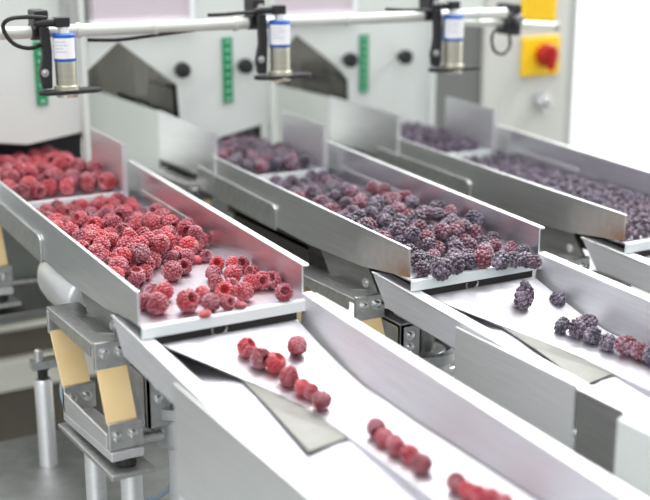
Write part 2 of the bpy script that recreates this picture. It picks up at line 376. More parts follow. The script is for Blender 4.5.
def motor(i, label):
    x = P*i
    bm = BM(); lathe(bm, (x+.045,.27,-.090), (0,1,0), [(.030,0),(.036,.004),(.036,.10),(.034,.125),(.028,.145),(.018,.158),(.004,.163)], 32)
    o = obj('motor_housing', bm, 'shiny', None, 'all'); root_at(o, (x+.045,.34,-.126)); o.data.materials[0] = M['bright']
    tag(o, label, 'motor')
motor(0, 'rounded grey motor housing under the raspberry tray at left')

# cable loop
bm = BM(); pts = [un(146,500,'Y',.10), un(158,497,'Y',.10), un(172,484,'Y',.10), un(181,462,'Y',.10), un(183,440,'Y',.11), un(179,405,'Y',.13)]
tube(bm, spline(pts), .0032, 10); o = obj('cable', bm, 'cable', None, True); root_at(o, pts[0]); tag(o, 'blue grey cable looping beside the lower left posts', 'cable')
bm = BM(); pts = [un(70,372,'Y',.30), un(62,385,'Y',.30), un(64,402,'Y',.30), un(72,414,'Y',.30), un(80,440,'Y',.30)]
tube(bm, spline(pts), .0028, 10); o = obj('cable', bm, 'cable', None, True); root_at(o, pts[0]); tag(o, 'short blue cable hanging behind the nearest yellow rear spring', 'cable')

# ------------------------------------------------------------ machine base and left background
bm = BM(); box(bm, -.9, 1.6, -.9, .46, -.35, -.331); o = obj('base_table', bm, 'base', None, bevel=.002); root_at(o, (0,0,-.35)); tag(o, 'flat grey steel machine base table under the spring mounts', 'table')
t = empty('standing_post', (0,.36,-.331)); tag(t, 'free steel post with black neck and small knobs behind the nearest mount', 'post')
bm = BM(); latheX(bm, (0,.36,-.331), (0,0,1), [(.0115,0),(.0115,.115),(.0095,.119)], 24); obj('post', bm, 'bright', t, True)
bm = BM(); latheX(bm, (0,.36,-.213), (0,0,1), [(.0065,0),(.0065,.012),(.009,.014),(.009,.016)], 16); obj('rubber_neck', bm, 'rubber', t, True)
bm = BM(); box(bm, -.014, .05, .352, .368, -.197, -.186); latheX(bm, (-.004,.36,-.187), (0,0,1), [(.005,0),(.006,.008),(.005,.014),(.002,.016)], 14); latheX(bm, (.026,.36,-.187), (0,0,1), [(.005,0),(.005,.01),(.002,.013)], 14)
obj('cross_bar', bm, 'mid', t, True)
t = empty('cross_conveyor', (0,.9,-.5)); tag(t, 'crosswise conveyor with green belt and cream frame behind at lower left', 'conveyor')
z = un(0,327,'Y',.8).z-.003
bm = BM(); box(bm, -.9, .6, .79, .80, z-.004, z+.004); obj('guide_rail', bm, 'cream', t, bevel=.001)
bm = BM(); box(bm, -.9, .6, .815, .90, z-.030, z-.010); obj('belt', bm, 'greenbelt', t, bevel=.004)
bm = BM(); box(bm, -.9, .6, .77, .80, z-.10, z-.050); obj('side_frame', bm, 'cream', t, bevel=.003)
bm = BM(); box(bm, -.9, .6, .80, .83, -.6, z-.0); obj('side_panel', bm, 'brown', t)
bm = BM(); box(bm, -.9, .9, .52, .66, -.183, -.1715)
o = obj('cross_beam', bm, 'dark', None, bevel=.003); root_at(o, (0,.57,-.183)); tag(o, 'dark grey steel cross beam at the left edge behind the trays', 'beam')
bm = BM(); box(bm, -.9, .92, .925, .94, -.26, -.07); o = obj('gap_filler_plate', bm, 'dark', None, bevel=.003); root_at(o, (.9,.93,-.26)); tag(o, 'dark plate added to fill the black gaps behind and beneath the upper trays', 'plate')  # plate added only to make the gaps behind the trays dark

# ------------------------------------------------------------ housing behind the trays
Y0 = .70
H = empty('machine_housing', (.3,Y0,0)); tag(H, 'pale grey machine housing with peaked openings behind the trays', 'machine')
top = .62
out = [(-.9,top),(.825,top),(.825,-.004),(.732,.012),(.66,.02),(.656,.091),(.63,.118),(.555,.172),(.502,.12),(.500,.027),(.489,.027),(.398,.009),(.345,.02),(.340,.103),(.317,.12),(.245,.175),(.182,.124),(.180,.042),(.174,.040),(.095,.029),(.054,.035),(-.9,.050)]
bm = BM(); prism(bm, [(x,Y0,z) for x, z in out], (0,.004,0)); obj('front_panel', bm, 'paint', H)
for k in range(3):                             # hopper outlets behind the panel: side cheeks
    x = P*k
    bm = BM(); box(bm, x+.181, x+.190, Y0-.012, Y0+.004, -.02, .62); obj('upright', bm, 'paint', H, bevel=.001)
    if k:
        bm = BM(); prism(bm, [(x-.003,.735,.058),(x-.003,1.08,.054),(x-.003,1.08,-.06),(x-.003,.735,-.06)], (.003,0,0)); obj('cheek_plate', bm, 'paint', H)
    if k < 2:                                  # inner steel guide behind each peaked opening
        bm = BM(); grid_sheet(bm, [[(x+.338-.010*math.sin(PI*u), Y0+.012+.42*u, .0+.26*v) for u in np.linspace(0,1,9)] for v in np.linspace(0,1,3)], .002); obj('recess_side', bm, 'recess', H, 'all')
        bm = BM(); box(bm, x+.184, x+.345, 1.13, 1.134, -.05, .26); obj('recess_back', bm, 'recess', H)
    bm = BM(); box(bm, x+.023, x+.20, .765, .770, -.03, .10); obj('outlet_shade_back', bm, 'black', H)  # black sheet added for the darkness inside the hopper outlet
    bm = BM(); box(bm, x+.0, x+.176, Y0+.006, .77, .10, .104); obj('outlet_shade_roof', bm, 'black', H)  # black roof added to keep the outlet above the heap dark
bm = BM(); box(bm, .83, un(483,100,'Y',Y0-.02).x-.001, Y0-.012, Y0-.004, -.05, .62); obj('recess_panel', bm, 'dark', H)
bm = BM(); box(bm, .825, .928, Y0-.016, Y0-.012, .185, .62); obj('recess_header', bm, 'paint', H)
# green level scales with pale marks
for (xx, z0, z1) in ((.121,.087,.182),(.4275,.068,.173),(.686,.068,.166)):
    bm = BM(); box(bm, xx-.0085, xx+.0085, Y0-.003, Y0, z0, z1); s = obj('level_scale', bm, 'green', H)
    bm = BM(); n = 8
    for k in range(n):
        zc = z0+(z1-z0)*(k+.5)/n; box(bm, xx-.003, xx+.004, Y0-.0036, Y0-.003, zc-.0018, zc+.0018)
    obj('scale_marks', bm, mat('pale scale mark', (.35,.62,.48), .5) if 'marks' not in M else M['marks'], s)
for (px, py) in ((182,70),(245,66),(350,60),(405,57)):
    p = un(px, py, 'Y', Y0-.02)
    bm = BM(); latheX(bm, p, (0,-1,0), [(.005,-.02),(.005,-.006),(.012,-.004),(.013,0),(.012,.008),(.006,.010)], 16); obj('hand_knob', bm, 'black', H, True)
# framed lilac covers above the pipe
for (x0, x1, z0) in ((.205,.362,.208),(.505,.66,.208)):
    bm = BM(); box(bm, x0, x1, Y0-.006, Y0, z0, .45); o = obj('cover_pane', bm, 'pane', H)
    bm = BM(); box(bm, x0-.008, x1+.008, Y0-.010, Y0, z0-.012, z0); box(bm, x1, x1+.008, Y0-.010, Y0, z0, .45); obj('cover_frame', bm, 'label', o)
bm = BM(); box(bm, .186, .198, Y0-.008, Y0, .21, .5); obj('dark_slot', bm, 'dark', H)
bm = BM(); box(bm, .148, .162, Y0-.03, Y0-.02, .205, .5); obj('hanger_bar', bm, 'mid', H)

# control cabinet
K = empty('control_cabinet', (1.05,Y0,-.3)); tag(K, 'beige grey control cabinet with red rotary switch, right of the hoppers', 'cabinet')
bm = BM(); box(bm, un(483,100,'Y',Y0-.02).x, 1.125, Y0-.02, 1.05, -.9, .62); obj('door_panel', bm, 'paint2', K, bevel=.003)
bm = BM(); box(bm, 1.127, 1.150, Y0-.014, 1.05, -.9, .62); obj('edge_trim', bm, 'trimgrey', K, bevel=.002)
yf = Y0-.02
a = un(521,37,'Y',yf); b = un(557,74,'Y',yf)
bm = BM(); box(bm, a.x, b.x, yf-.006, yf, b.z, a.z); s = obj('switch_plate', bm, 'yellow', K, bevel=.003)
c = un(545,55,'Y',yf-.012)
bm = BM(); latheX(bm, (c.x,yf-.006,c.z), (0,-1,0), [(.018,0),(.018,.006),(.022,.008),(.021,.020),(.016,.024)], 28); box(bm, c.x-.006, c.x+.006, yf-.036, yf-.028, c.z-.026, c.z+.016); obj('rotary_switch', bm, 'red', s, True)
a = un(521,0,'Y',yf); b = un(555,21,'Y',yf)
bm = BM(); box(bm, a.x, b.x, yf-.003, yf, b.z, b.z+.09); s = obj('warning_plate', bm, 'yellow', K, bevel=.001)
bm = BM()
for k in range(4): box(bm, a.x+.008, b.x-.012+.004*(k%2), yf-.0034, yf-.003, b.z+.010+.011*k, b.z+.012+.011*k)
obj('printed_lines', bm, mat('ochre print', (.55,.30,.01), .6), s)
c = un(540,101,'Y',yf)
bm = BM(); latheX(bm, (c.x-.002,yf,c.z+.006), (0,-1,0), [(.018,0),(.018,.005),(.013,.007)], 24); latheX(bm, (c.x+.001,yf-.005,c.z-.004), (0,-1,0), [(.015,0),(.015,.014),(.012,.016)], 24); obj('key_lock', bm, 'shiny', K, True)

# ------------------------------------------------------------ sensor rail
YP = .43
t = empty('sensor_rail', (.2,YP,.22)); tag(t, 'long cream pipe running across above the trays carrying the sensors', 'pipe')
a = un(0,33.5,'Y',YP); b = un(505,13,'Y',YP); d = (b-a).normalized()
bm = BM(); tube(bm, [a-d*.35, b], .0078, 20); obj('rail_pipe', bm, 'pipe', t, True)
for px in (78, 155, 235, 347, 478):
    q = un(px, 33.5-px*.0405, 'Y', YP); bm = BM(); tube(bm, [q-d*.003, q+d*.003], .0095, 20); obj('pipe_collar', bm, 'pipe', t, True)
bm = BM(); tube(bm, spline([un(88,40,'Y',YP), un(118,40,'Y',YP), un(150,36,'Y',YP), un(210,28,'Y',YP)]), .0022, 8); obj('strapped_cable', bm, 'rubber', t, True)
t2 = empty('side_pipe', (.7,.46,.2)); tag(t2, 'shorter thin pale pipe with capped end beside the cabinet signs', 'pipe')
a = un(440,21,'Y',.46); b = un(554,26,'Y',.46)
bm = BM(); tube(bm, [a, b], .0062, 18); obj('pipe', bm, 'pipe', t2, True)
dd = (b-a).normalized(); bm = BM(); tube(bm, [b, b+dd*.006], .0078, 18); obj('end_cap', bm, 'trimgrey', t2, True)
# round clamp joining the pipes with its cable loop
c = un(513,22,'Y',YP+.01)
t3 = empty('pipe_clamp', c); tag(t3, 'round black clamp joining the two pipes near the yellow signs', 'clamp')
bm = BM(); lathe(bm, c-Vector((.010,0,-.004)), (1,0,0), [(.010,0),(.014,.002),(.014,.018),(.010,.02)], 20)
bm2 = bm; box(bm2, c.x-.007, c.x+.008, c.y-.012, c.y+.035, c.z-.020, c.z+.028); obj('clamp_body', bm2, 'black', t3, bevel=.003)
bm = BM(); latheX(bm, c+Vector((0,-.012,.006)), (0,-1,0), [(.007,0),(.007,.006),(.005,.008)], 12); obj('clamp_screw', bm, 'dark', t3, True)
bm = BM(); pts = [un(508,28,'Y',.425), un(510,45,'Y',.42), un(503,54,'Y',.415), un(494,50,'Y',.41), un(492,36,'Y',.41), un(499,26,'Y',.42)]
tube(bm, spline(pts), .0024, 8); o = obj('cable', bm, 'rubber', None, True); root_at(o, pts[0]); tag(o, 'small black cable loop hanging below the round pipe clamp', 'cable')

def sensor(px, py, dpx, idx):
    # px, py: centre of the ring plate under the pipe; measured at the rail's depth
    Ys = YP-.03; c = un(px, py, 'Y', Ys)
    t = empty('level_sensor', c); tag(t, ['cylindrical level sensor above the raspberries, leftmost on the rail, cable looping left',
        'cylindrical level sensor above the blackberries, middle one on the rail',
        'cylindrical level sensor above the farthest tray, rightmost on the rail'][idx], 'sensor', 'level sensors on the rail')
    m = un(px, py-1, 'Y', Ys)-c; u = m.length         # one pixel at this depth
    r = 10.5*dpx*u
    def lz(pix): return c.z+(py-pix)*u
    T = py-53*dpx
    bm = BM(); latheX(bm, (c.x,Ys,c.z-.007*dpx), (0,0,1), [(r*1.0,0),(r*1.05,.002),(r*1.05,.006)], 28)
    latheX(bm, (c.x,Ys,c.z+.002), (0,0,1), [(r*1.2,0),(r*1.2,.005),(r,.006),(r,30*dpx*u)], 28); obj('sensor_body', bm, 'nickel', t, True)
    bm = BM(); latheX(bm, (c.x,Ys,c.z+30*dpx*u), (0,0,1), [(r*1.04,0),(r*1.04,26*dpx*u),(r*.9,27.5*dpx*u)], 28); bb = obj('blue_cap', bm, 'blue', t, True)
    # curved paper label
    bm = BM(); n = 14; z0 = c.z+33*dpx*u; z1 = c.z+53*dpx*u; rl = r*1.07
    vs = []
    for k in range(n+1):
        a = -PI*.5-.35+(-1.15+2.3*k/n)*1.0
        vs.append([bm.verts.new((c.x+q_*math.cos(a), Ys+q_*math.sin(a), z)) for q_, z in ((rl,z0),(rl,z1),(rl-.001,z1),(rl-.001,z0))])
    for p_, q_ in zip(vs, vs[1:]):
        for j in range(4): bm.faces.new([p_[j], q_[j], q_[(j+1)%4], p_[(j+1)%4]])
    bm.faces.new(vs[0]); bm.faces.new(vs[-1][::-1])
    lb = obj('paper_label', bm, 'label', bb, True)
    bm = BM()
    for k, (zz, w) in enumerate(((.82,.6),(.66,.7),(.5,.45),(.34,.65))):
        za = z0+(z1-z0)*zz; rr = rl+.0002; pv = None
        for j in range(8):
            a = -PI*.5-.35-.8+1.6*w*j/7
            q0 = [bm.verts.new((c.x+rr*math.cos(a),Ys+rr*math.sin(a),za+s)) for s in (-.0004,.0004)]
            if pv: bm.faces.new([pv[0],q0[0],q0[1],pv[1]])
            pv = q0
    obj('label_print', bm, 'ink', lb)
    bm = BM(); latheX(bm, (c.x,Ys,c.z+57*dpx*u), (0,0,1), [(r*.5,0),(r*.5,.008),(r*.4,.009)], 16); obj('cable_gland', bm, 'cream', t, True)
    # connector lying on top and clamp on the pipe
    zt = c.z+57*dpx*u+.008
    bm = BM(); box(bm, c.x-.012, c.x+.007, Ys-.007, Ys+.007, zt, zt+.012); tube(bm, [(c.x-.010,Ys,zt+.006),(c.x-.026,Ys,zt+.006),(c.x-.038,Ys+.0,zt+.0055)], 0, 12, [.0055,.005,.003]); obj('cable_plug', bm, 'black', t, bevel=.001)
    xb = c.x-r*1.75
    bm = BM(); box(bm, xb-.009, xb+.009, Ys+.012, YP+.012, lz(py-62*dpx)-.002, lz(py-62*dpx)+.022); lathe(bm, (xb-.010,YP,.222), (1,0,0), [(.0125,0),(.0125,.020)], 20); cl = obj('pipe_bracket', bm, 'black', t, bevel=.002)
    bm = BM(); bolt(bm, (xb+.002,Ys+.012,lz(py-62*dpx)+.010), (0,-1,0), .0038, .004); obj('bolt', bm, 'mid', cl, True)
    bm = BM(); prism(bm, [(xb-.006,Ys+.002,c.z+.004),(xb+.006,Ys+.002,c.z+.004),(xb+.008,Ys+.002,c.z+.05),(xb+.006,Ys+.002,lz(py-62*dpx)+.002),(xb-.005,Ys+.002,lz(py-62*dpx)+.002),(xb-.004,Ys+.002,c.z+.045),(xb-.009,Ys+.002,c.z+.022)], (0,.010,0)); h = obj('bracket_arm', bm, 'black', t, bevel=.0015)
    bm = BM(); bolt(bm, (xb-.003,Ys+.002,c.z+.024), (0,-1,0), .0035, .004); obj('bolt', bm, 'mid', h, True)
    # flat ring plate
    bm = BM(); L0 = 29*dpx*u; L1 = 36*dpx*u; w = .014; pts = []
    for a in np.linspace(PI/2, PI*1.5, 8): pts.append((c.x-L0+w+w*math.cos(a), Ys+w*math.sin(a), c.z-.003))
    for a in np.linspace(-PI/2, PI/2, 8): pts.append((c.x+L1-w+w*math.cos(a), Ys+w*math.sin(a), c.z-.003))
    prism(bm, pts, (0,0,.005)); obj('ring_plate', bm, 'black', t, bevel=.001)
    return c, zt, xb
s1 = sensor(67, 91, 1.0, 0); s2 = sensor(280, 76, .97, 1); s3 = sensor(452, 68.5, .93, 2)
bm = BM(); c, zt, xb = s1
pts = [un(47,18,'Y',YP-.03), un(28,17,'Y',YP-.03), un(10,19,'Y',YP-.028), un(3,26,'Y',YP-.02), un(8,38,'Y',YP-.018), un(18,46,'Y',YP-.02), un(32,48,'Y',YP-.02), un(46,42,'Y',YP-.012)]
tube(bm, spline(pts), .0026, 8); o = obj('cable', bm, 'rubber', None, True); root_at(o, pts[0]); tag(o, 'black cable looping around the pipe at the leftmost sensor', 'cable')
bm = BM(); pts = [un(258,12,'Y',YP-.03), un(240,13,'Y',YP-.03), un(222,14.5,'Y',YP-.03), un(208,15,'Y',YP-.03)]
tube(bm, spline(pts), .0024, 8); o = obj('cable', bm, 'rubber', None, True); root_at(o, pts[0]); tag(o, 'straight black cable leaving the middle sensor above the pipe', 'cable')
bm = BM(); pts = [un(436,11,'Y',YP-.03), un(420,10,'Y',YP-.03), un(403,10,'Y',YP-.03), un(386,9,'Y',YP-.03)]
tube(bm, spline(pts), .0024, 8); o = obj('cable', bm, 'rubber', None, True); root_at(o, pts[0]); tag(o, 'straight black cable leaving the rightmost sensor above the pipe', 'cable')

# ------------------------------------------------------------ berries
def sphere_template(sub):
    b = bmesh.new(); bmesh.ops.create_icosphere(b, subdivisions=sub, radius=1); vs = [v.co.copy() for v in b.verts]; fs = [[v.index for v in f.verts] for f in b.faces]; b.free(); return vs, fs
S2 = sphere_template(2); S1 = sphere_template(1)
def add_sphere(V, F, c, r, T, sq=1, ax=None):
    o = len(V)
    for v in T[0]: V.append(Vector(c)+v*r)
    for f in T[1]: F.append([i+o for i in f])
def berry_mesh(name, kind, seed, T=S2):
    rnd = random.Random(seed); V = []; F = []
    R0 = 1.0
    if kind == 'rasp':
        Lh = rnd.uniform(.95,1.12); N = 76; rd = .178
        # drupelets on a blunt cone-dome: t 0 tip .. 1 rim, then around the rim into the cup
        for k in range(N):
            s = (k+.5)/N; phi = k*2.39996+rnd.uniform(-.12,.12)
            th = math.acos(1-1.45*s)
            rr = .80*math.sin(th)**.9; zz = Lh*.80*math.cos(th) if th < PI/2 else Lh*.95*math.cos(th)
            r_ = rd*rnd.uniform(.88,1.12)*(.85 if s < .06 else 1)
            add_sphere(V, F, (rr*math.cos(phi), rr*math.sin(phi), zz), r_, T)
        # core cup
        n = 16; prof = [(.001,.72*Lh),(.4,.66*Lh),(.66,.40*Lh),(.76,0),(.74,-.30*Lh),(.62,-.50*Lh),(.48,-.50*Lh),(.36,-.30*Lh),(.26,.1),(.001,.2)]
        o = len(V)
        for r_, z_ in prof:
            for k in range(n): V.append(Vector((r_*math.cos(2*PI*k/n), r_*math.sin(2*PI*k/n), z_)))
        for i in range(len(prof)-1):
            for k in range(n): F.append([o+i*n+k, o+i*n+(k+1)%n, o+(i+1)*n+(k+1)%n, o+(i+1)*n+k])
        for k in range(12):
            a = 2*PI*k/12; add_sphere(V, F, (.56*math.cos(a), .56*math.sin(a), -.52*Lh), .17*rnd.uniform(.9,1.1), T)
    else:
        N = 46 if kind == 'black' else 18; rd = .235 if kind == 'black' else .36; el = rnd.uniform(1.0,1.22) if kind == 'black' else rnd.uniform(.9,1.05)
        for k in range(N):
            s = (k+.5)/N; phi = k*2.39996+rnd.uniform(-.15,.15); th = math.acos(1-2*s)
            q = .80 if kind == 'black' else .68
            add_sphere(V, F, (q*math.sin(th)*math.cos(phi)*.92, q*math.sin(th)*math.sin(phi)*.92, q*el*math.cos(th)), rd*rnd.uniform(.85,1.15), T)
        o = len(V)
        for v in S2[0]: V.append(Vector((v.x*.72, v.y*.72, v.z*.74*el)))
        for f in S2[1]: F.append([i+o for i in f])
    me = bpy.data.meshes.new(name); me.from_pydata([tuple(v*.0100) for v in V], [], F)
    me.polygons.foreach_set('use_smooth', [True]*len(me.polygons)); me.update()
    return me
RASP = [berry_mesh('raspberry', 'rasp', s) for s in range(6)]
BLK = [berry_mesh('blackberry', 'black', 20+s) for s in range(6)]
SML = [berry_mesh('small_berry', 'small', 40+s, S1) for s in range(4)]
for m_ in RASP: m_.materials.append(M['rasp'])
for m_ in BLK: m_.materials.append(M['blackb'])
for m_ in SML: m_.materials.append(M['small'])
rb = random.Random(11)
def put(kind, loc, r, label, group=None, rot=None, sc=(1,1,1)):
    lib, nm, cat = {'r': (RASP,'raspberry','raspberry'), 'b': (BLK,'blackberry','blackberry'), 's': (SML,'small_dark_berry','berry')}[kind]
    o = bpy.data.objects.new(nm, rb.choice(lib)); C.objects.link(o); o.location = loc
    o.rotation_euler = rot or (rb.uniform(0,6.3), rb.uniform(0,6.3), rb.uniform(0,6.3))
    v = rb.random(); lw = ' '+label.replace('dark hollow','').replace('small dark berry','')
    if kind == 'r': v = 0. if ' dark ' in lw else .5 if ' bright ' in lw or 'largest red' in lw else v
    if kind == 'b': v = .6 if 'red ' in lw or 'reddish' in lw else .8 if ' dark ' in lw else .4 if 'purple' in lw or 'greyish' in lw else v*.55
    if kind == 'b' and group and rb.random() < .22: v = .6
    o.color = (v, v, v, 1)
    k = r/.0100; o.scale = (k*sc[0], k*sc[1], k*sc[2])
    return tag(o, label, cat, group)
def inpoly(x, y, poly):
    c = False; n = len(poly)
    for i in range(n):
        x0, y0 = poly[i]; x1, y1 = poly[i-1]
        if (y0 > y) != (y1 > y) and x < (x1-x0)*(y-y0)/(y1-y0)+x0: c = not c
    return c
def drop(n, poly, floor, rr, placed, cand=14, maxz=None, seed=1, sq=.90):
    rn = random.Random(seed); xs = [p[0] for p in poly]; ys = [p[1] for p in poly]; out = []; fails = 0
    while len(out) < n and fails < 300:
        best = None; r = rn.uniform(*rr)
        for _ in range(cand):
            x = rn.uniform(min(xs), max(xs)); y = rn.uniform(min(ys), max(ys))
            if not inpoly(x, y, poly): continue
            z = floor(y)+r*.93
            for (a, b, c, q) in placed:
                dd = (a-x)**2+(b-y)**2; D = (r+q)*sq
                if dd < D*D: z = max(z, c+math.sqrt(D*D-dd))
            if best is None or z < best[2]: best = (x, y, z, r)
        if best is None or (maxz and best[2] > maxz(best[1], best[0])): fails += 1; continue
        placed.append(best); out.append(best)
    return out
# front raspberries placed one by one (px, py, radius, label)
placed = []
FR = [(284,293,.0098,'raspberry nearest the right front corner of its tray, hollow end showing'),
(276,280,.0098,'raspberry just behind the corner one by the right wall of the tray'),
(262,281,.0100,'raspberry between the corner pair and the cluster at the tray front'),
(251,283,.0090,'raspberry in the front cluster, left of the corner pair'),
(252,273,.0085,'frosty raspberry at the back of the front cluster near the wall'),
(242,265,.0090,'raspberry close to the right wall behind the front cluster'),
(233,265,.0088,'raspberry left of the one by the wall, rear of the front cluster'),
(233,275,.0102,'large frosty raspberry in the middle of the front cluster'),
(217,265,.0088,'hollow raspberry at the rear left of the front cluster'),
(213,274,.0085,'raspberry at the left side of the front cluster'),
(215,283,.0088,'raspberry at the left side of the front cluster, one nearer the lip'),
(206,257,.0072,'tiny raspberry piece lying by the right wall before the heap'),
(197,259,.0065,'small raspberry piece left of the tiny one near the wall'),
(231,286,.0085,'raspberry under the big frosty one in the front cluster'),
(224,292,.0100,'bright raspberry at the front cluster with its hollow upwards'),
(244,292,.0102,'round raspberry near the lip in the right half of the front cluster'),
(240,303,.0070,'small flat raspberry piece close to the lip, right of centre'),
(228,303,.0082,'raspberry touching the front lip in the middle of the tray'),
(211,303,.0098,'raspberry at the lip, right of the big smooth one'),
(202,294,.0085,'raspberry behind the lip row, right of the big smooth one'),
(188,301,.0120,'big smooth raspberry standing alone near the middle of the lip'),
(205,312,.0065,'flat broken raspberry piece lying on the front lip'),
(163,292,.0105,'raspberry near the left front corner, right of the wall'),
(157,304,.0112,'raspberry on the lip at the left front corner'),
(145,302,.0092,'raspberry pressed against the left wall at the front corner'),
(153,292,.0085,'raspberry behind the left corner pair beside the wall'),
(172,272,.0115,'large frosty raspberry at the front edge of the heap'),
(184,268,.0092,'hollow raspberry right of the large one at the heap edge'),
(186,258,.0095,'raspberry at the right front edge of the heap'),
(173,259,.0085,'raspberry at the heap edge behind the large frosty one'),
(189,248,.0120,'largest red raspberry at the right end of the heap'),
(158,255,.0105,'raspberry with dark hollow at the heap front, left of centre'),
(145,266,.0110,'raspberry at the heap front edge nearer the left wall'),
(136,277,.0105,'frosty raspberry at the left tip of the heap by the wall')]
facing = {0,5,8,14,27,31}
for k, (px, py, r, lab) in enumerate(FR):
    r *= 1.07
    p = un(px, py, 'Z', -.034+r*.9); p.z = fz(p.y)+r*.93
    p.x = max(p.x, .003+r); p.x = min(p.x, TW-r*.95)
    rot = None
    if k in facing:                            # hollow end turned roughly to the viewer's side
        d = Vector((-.35+.3*rb.random(), -.8, .55)).normalized(); rot = (-d).to_track_quat('Z','Y').to_euler()
    sc = (1,1,.6) if k in (16,21,12) else (1,1,1)
    if k in (16,21,12): rot = (rb.uniform(-.2,.2), rb.uniform(-.2,.2), rb.uniform(0,6)); p.z = fz(p.y)+r*.58
    put('r', p, r, lab, None, rot, sc); placed.append((p.x, p.y, p.z, r))
def W(px, py, z=-.022): v = un(px, py, 'Z', z); return (v.x, v.y)
poly = [(.013,.49),(.013,.10), W(139,280), W(152,262), W(172,254), W(196,246), W(203,238), (.165,.24),(.170,.34),(.170,.49)]
poly = [(px_, min(py_, .478)) for px_, py_ in poly]
bot = drop(170, poly, fz, (.0092,.0122), placed, 16, lambda y, x: fz(y)+(.016 if y < .10 else .028 if y < .36 else .014), 3, .92)
for b in bot:
    z_ = 'back' if b[1] > .30 else ('middle' if b[1] > .16 else 'front')
    put('r', b[:3], b[3], {'back':'frosted raspberry in the rear of the heap, close below the upper white lip','middle':'frosted raspberry in the middle of the heap on the nearest tray','front':'frosted raspberry near the front of the heap on the nearest tray'}[z_], f'raspberries in the {z_} of the heap on the nearest tray')
# upper heap
pl2 = []; ufl = lambda y: -.013+.02*(y-.5)
def hz(y, x): return -.013+.016+.16*(y-.515) if y < .60 else .012
poly = [(-.0+.012,.515),(.157,.515),(.157,.74),(.012,.74)]
up = drop(105, poly, ufl, (.0112,.0135), pl2, 18, hz, 5)
up = sorted(up, key=lambda b: b[1])
for b in up: put('r', b[:3], b[3], 'deep red raspberry heaped in the short upper tray under the left hopper', 'raspberries in the upper tray')
# single ones dropping over the lip
for (px, py, r, lab) in ((76,208,.0085,'dark raspberry tumbling just over the upper white lip'),(58,212,.010,'bright raspberry lying just in front of the upper white lip')):
    p = un(px, py, 'Y', .485); p.z = max(p.z, fz(.485)+r); put('r', p, r, lab); placed.append((p.x,p.y,p.z,r))
# raspberry lines in the gutter
def sz(x, y):                                  # top of slide at local x (approx.)
    return -.100
ST = [(247,347,.0105,'first raspberry at the head of the line on the nearest slide'),(261,358,.0115,'dark raspberry second in the line on the nearest slide'),
(297,346,.0108,'raspberry lying alone to the right of the line on the slide'),(276,362,.0112,'bright raspberry third in the line on the nearest slide'),
(290,376,.0108,'raspberry fourth in the line on the nearest slide'),(303,387,.0092,'small bright raspberry near the end of the upper line'),(311,391,.0085,'small raspberry before last in the upper line'),(322,400,.0100,'last dark raspberry of the upper line on the slide'),
(376,428,.0098,'first raspberry of the second group down the gutter'),(385,437,.0092,'second raspberry of the group halfway down the gutter'),(397,445,.0100,'third raspberry of the group halfway down the gutter'),(410,454,.0092,'fourth raspberry of the group halfway down the gutter'),(422,463,.0095,'last dark raspberry of the group halfway down the gutter'),
(456,482,.0092,'dark raspberry heading the nearest group at the bottom edge'),(468,490,.0085,'second raspberry of the nearest group at the bottom edge'),(478,494,.0085,'third raspberry of the nearest group at the bottom edge'),(491,497,.0085,'fourth raspberry of the nearest group at the bottom edge'),(504,503,.0085,'last raspberry of the nearest group cut by the bottom edge')]
STR = []
bpy.context.view_layer.update()
slide_objs = [o for o in bpy.data.objects if o.name.startswith('slide')]
from mathutils.bvhtree import BVHTree
def bvh(o):
    mw = Matrix.Translation(wl(o)); vs = [mw @ v.co for v in o.data.vertices]; return BVHTree.FromPolygons(vs, [list(p.vertices) for p in o.data.polygons])
SB = [bvh(o) for o in slide_objs]
def rest(px, py, r, lane):                     # the point on the slide seen at this place, lifted by the radius
    d = Vector(R @ np.array([(px-CX)/FPX, (py-CY)/FPX, 1.])).normalized()
    h, n, i, dist = SB[lane].ray_cast(Vector(CAM), d)
    if h is None: return un(px, py, 'Z', -.092)
    if n.z < 0: n = -n
    # centre lies on the view ray at height r above the surface
    return h - d*(r*.93/max(.2, -d.dot(n)))
for (px, py, r, lab) in ST:
    p = rest(px, py, r, 0); put('r', p, r, lab)
# ice flakes beside the line
for k, (px, py, lane) in enumerate(((304,392,0),(331,404,0),(566,325,1),(596,322,1),(604,330,1),(641,343,1))): pass

# ---- blackberries
pl = []
FB = [(441,269,.0135,'largest frosted blackberry at the left front of the middle tray'),(419,262,.0105,'blackberry against the stained left wall end of the middle tray'),
(428,263,.0100,'blackberry right of the one against the stained wall end'),(455,264,.0118,'blackberry right of the largest one on the middle tray'),(469,262,.0105,'blackberry fourth from the left along the front row'),
(482,260,.0120,'reddish frosted blackberry in the middle of the front row'),(501,261,.0120,'dark frosted blackberry in the right half of the front row'),(514,260,.0105,'blackberry third from the right in the front row'),
(526,260,.0100,'blackberry second from the right in the front row'),(534,262,.0090,'blackberry at the right end of the front row beside the wall'),(511,249,.0085,'small bright red blackberry on top behind the front row at right'),(523,251,.0085,'small dark blackberry on top behind the right end of the row')]
for k, (px, py, r, lab) in enumerate(FB):
    p = un(px, py, 'Z', -.034+r*.9)
    p.z = fz(p.y)+r*.93; p.x = min(max(p.x, P+.003+r), P+TW-r)
    put('b', p, r, lab); pl.append((p.x, p.y, p.z, r))
poly = [(P+.012,.50),(P+.012,.03), W(428,268), W(470,256), W(498,250), W(500,240), W(470,226), W(440,213),(P+.160,.34),(P+.165,.50)]
poly = [(a_, min(b_, .478)) for a_, b_ in poly]
bl = drop(190, poly, fz, (.0088,.0118), pl, 16, lambda y, x: fz(y)+(.018 if y < .08 else .026 if y < .36 else .014), 8, .92)
for b in bl:
    z_ = 'back' if b[1] > .30 else ('middle' if b[1] > .14 else 'front')
    put('b', b[:3], b[3], f'frosted blackberry in the {z_} part of the heap filling the middle tray', f'blackberries in the {z_} of the middle tray')
pl2 = []
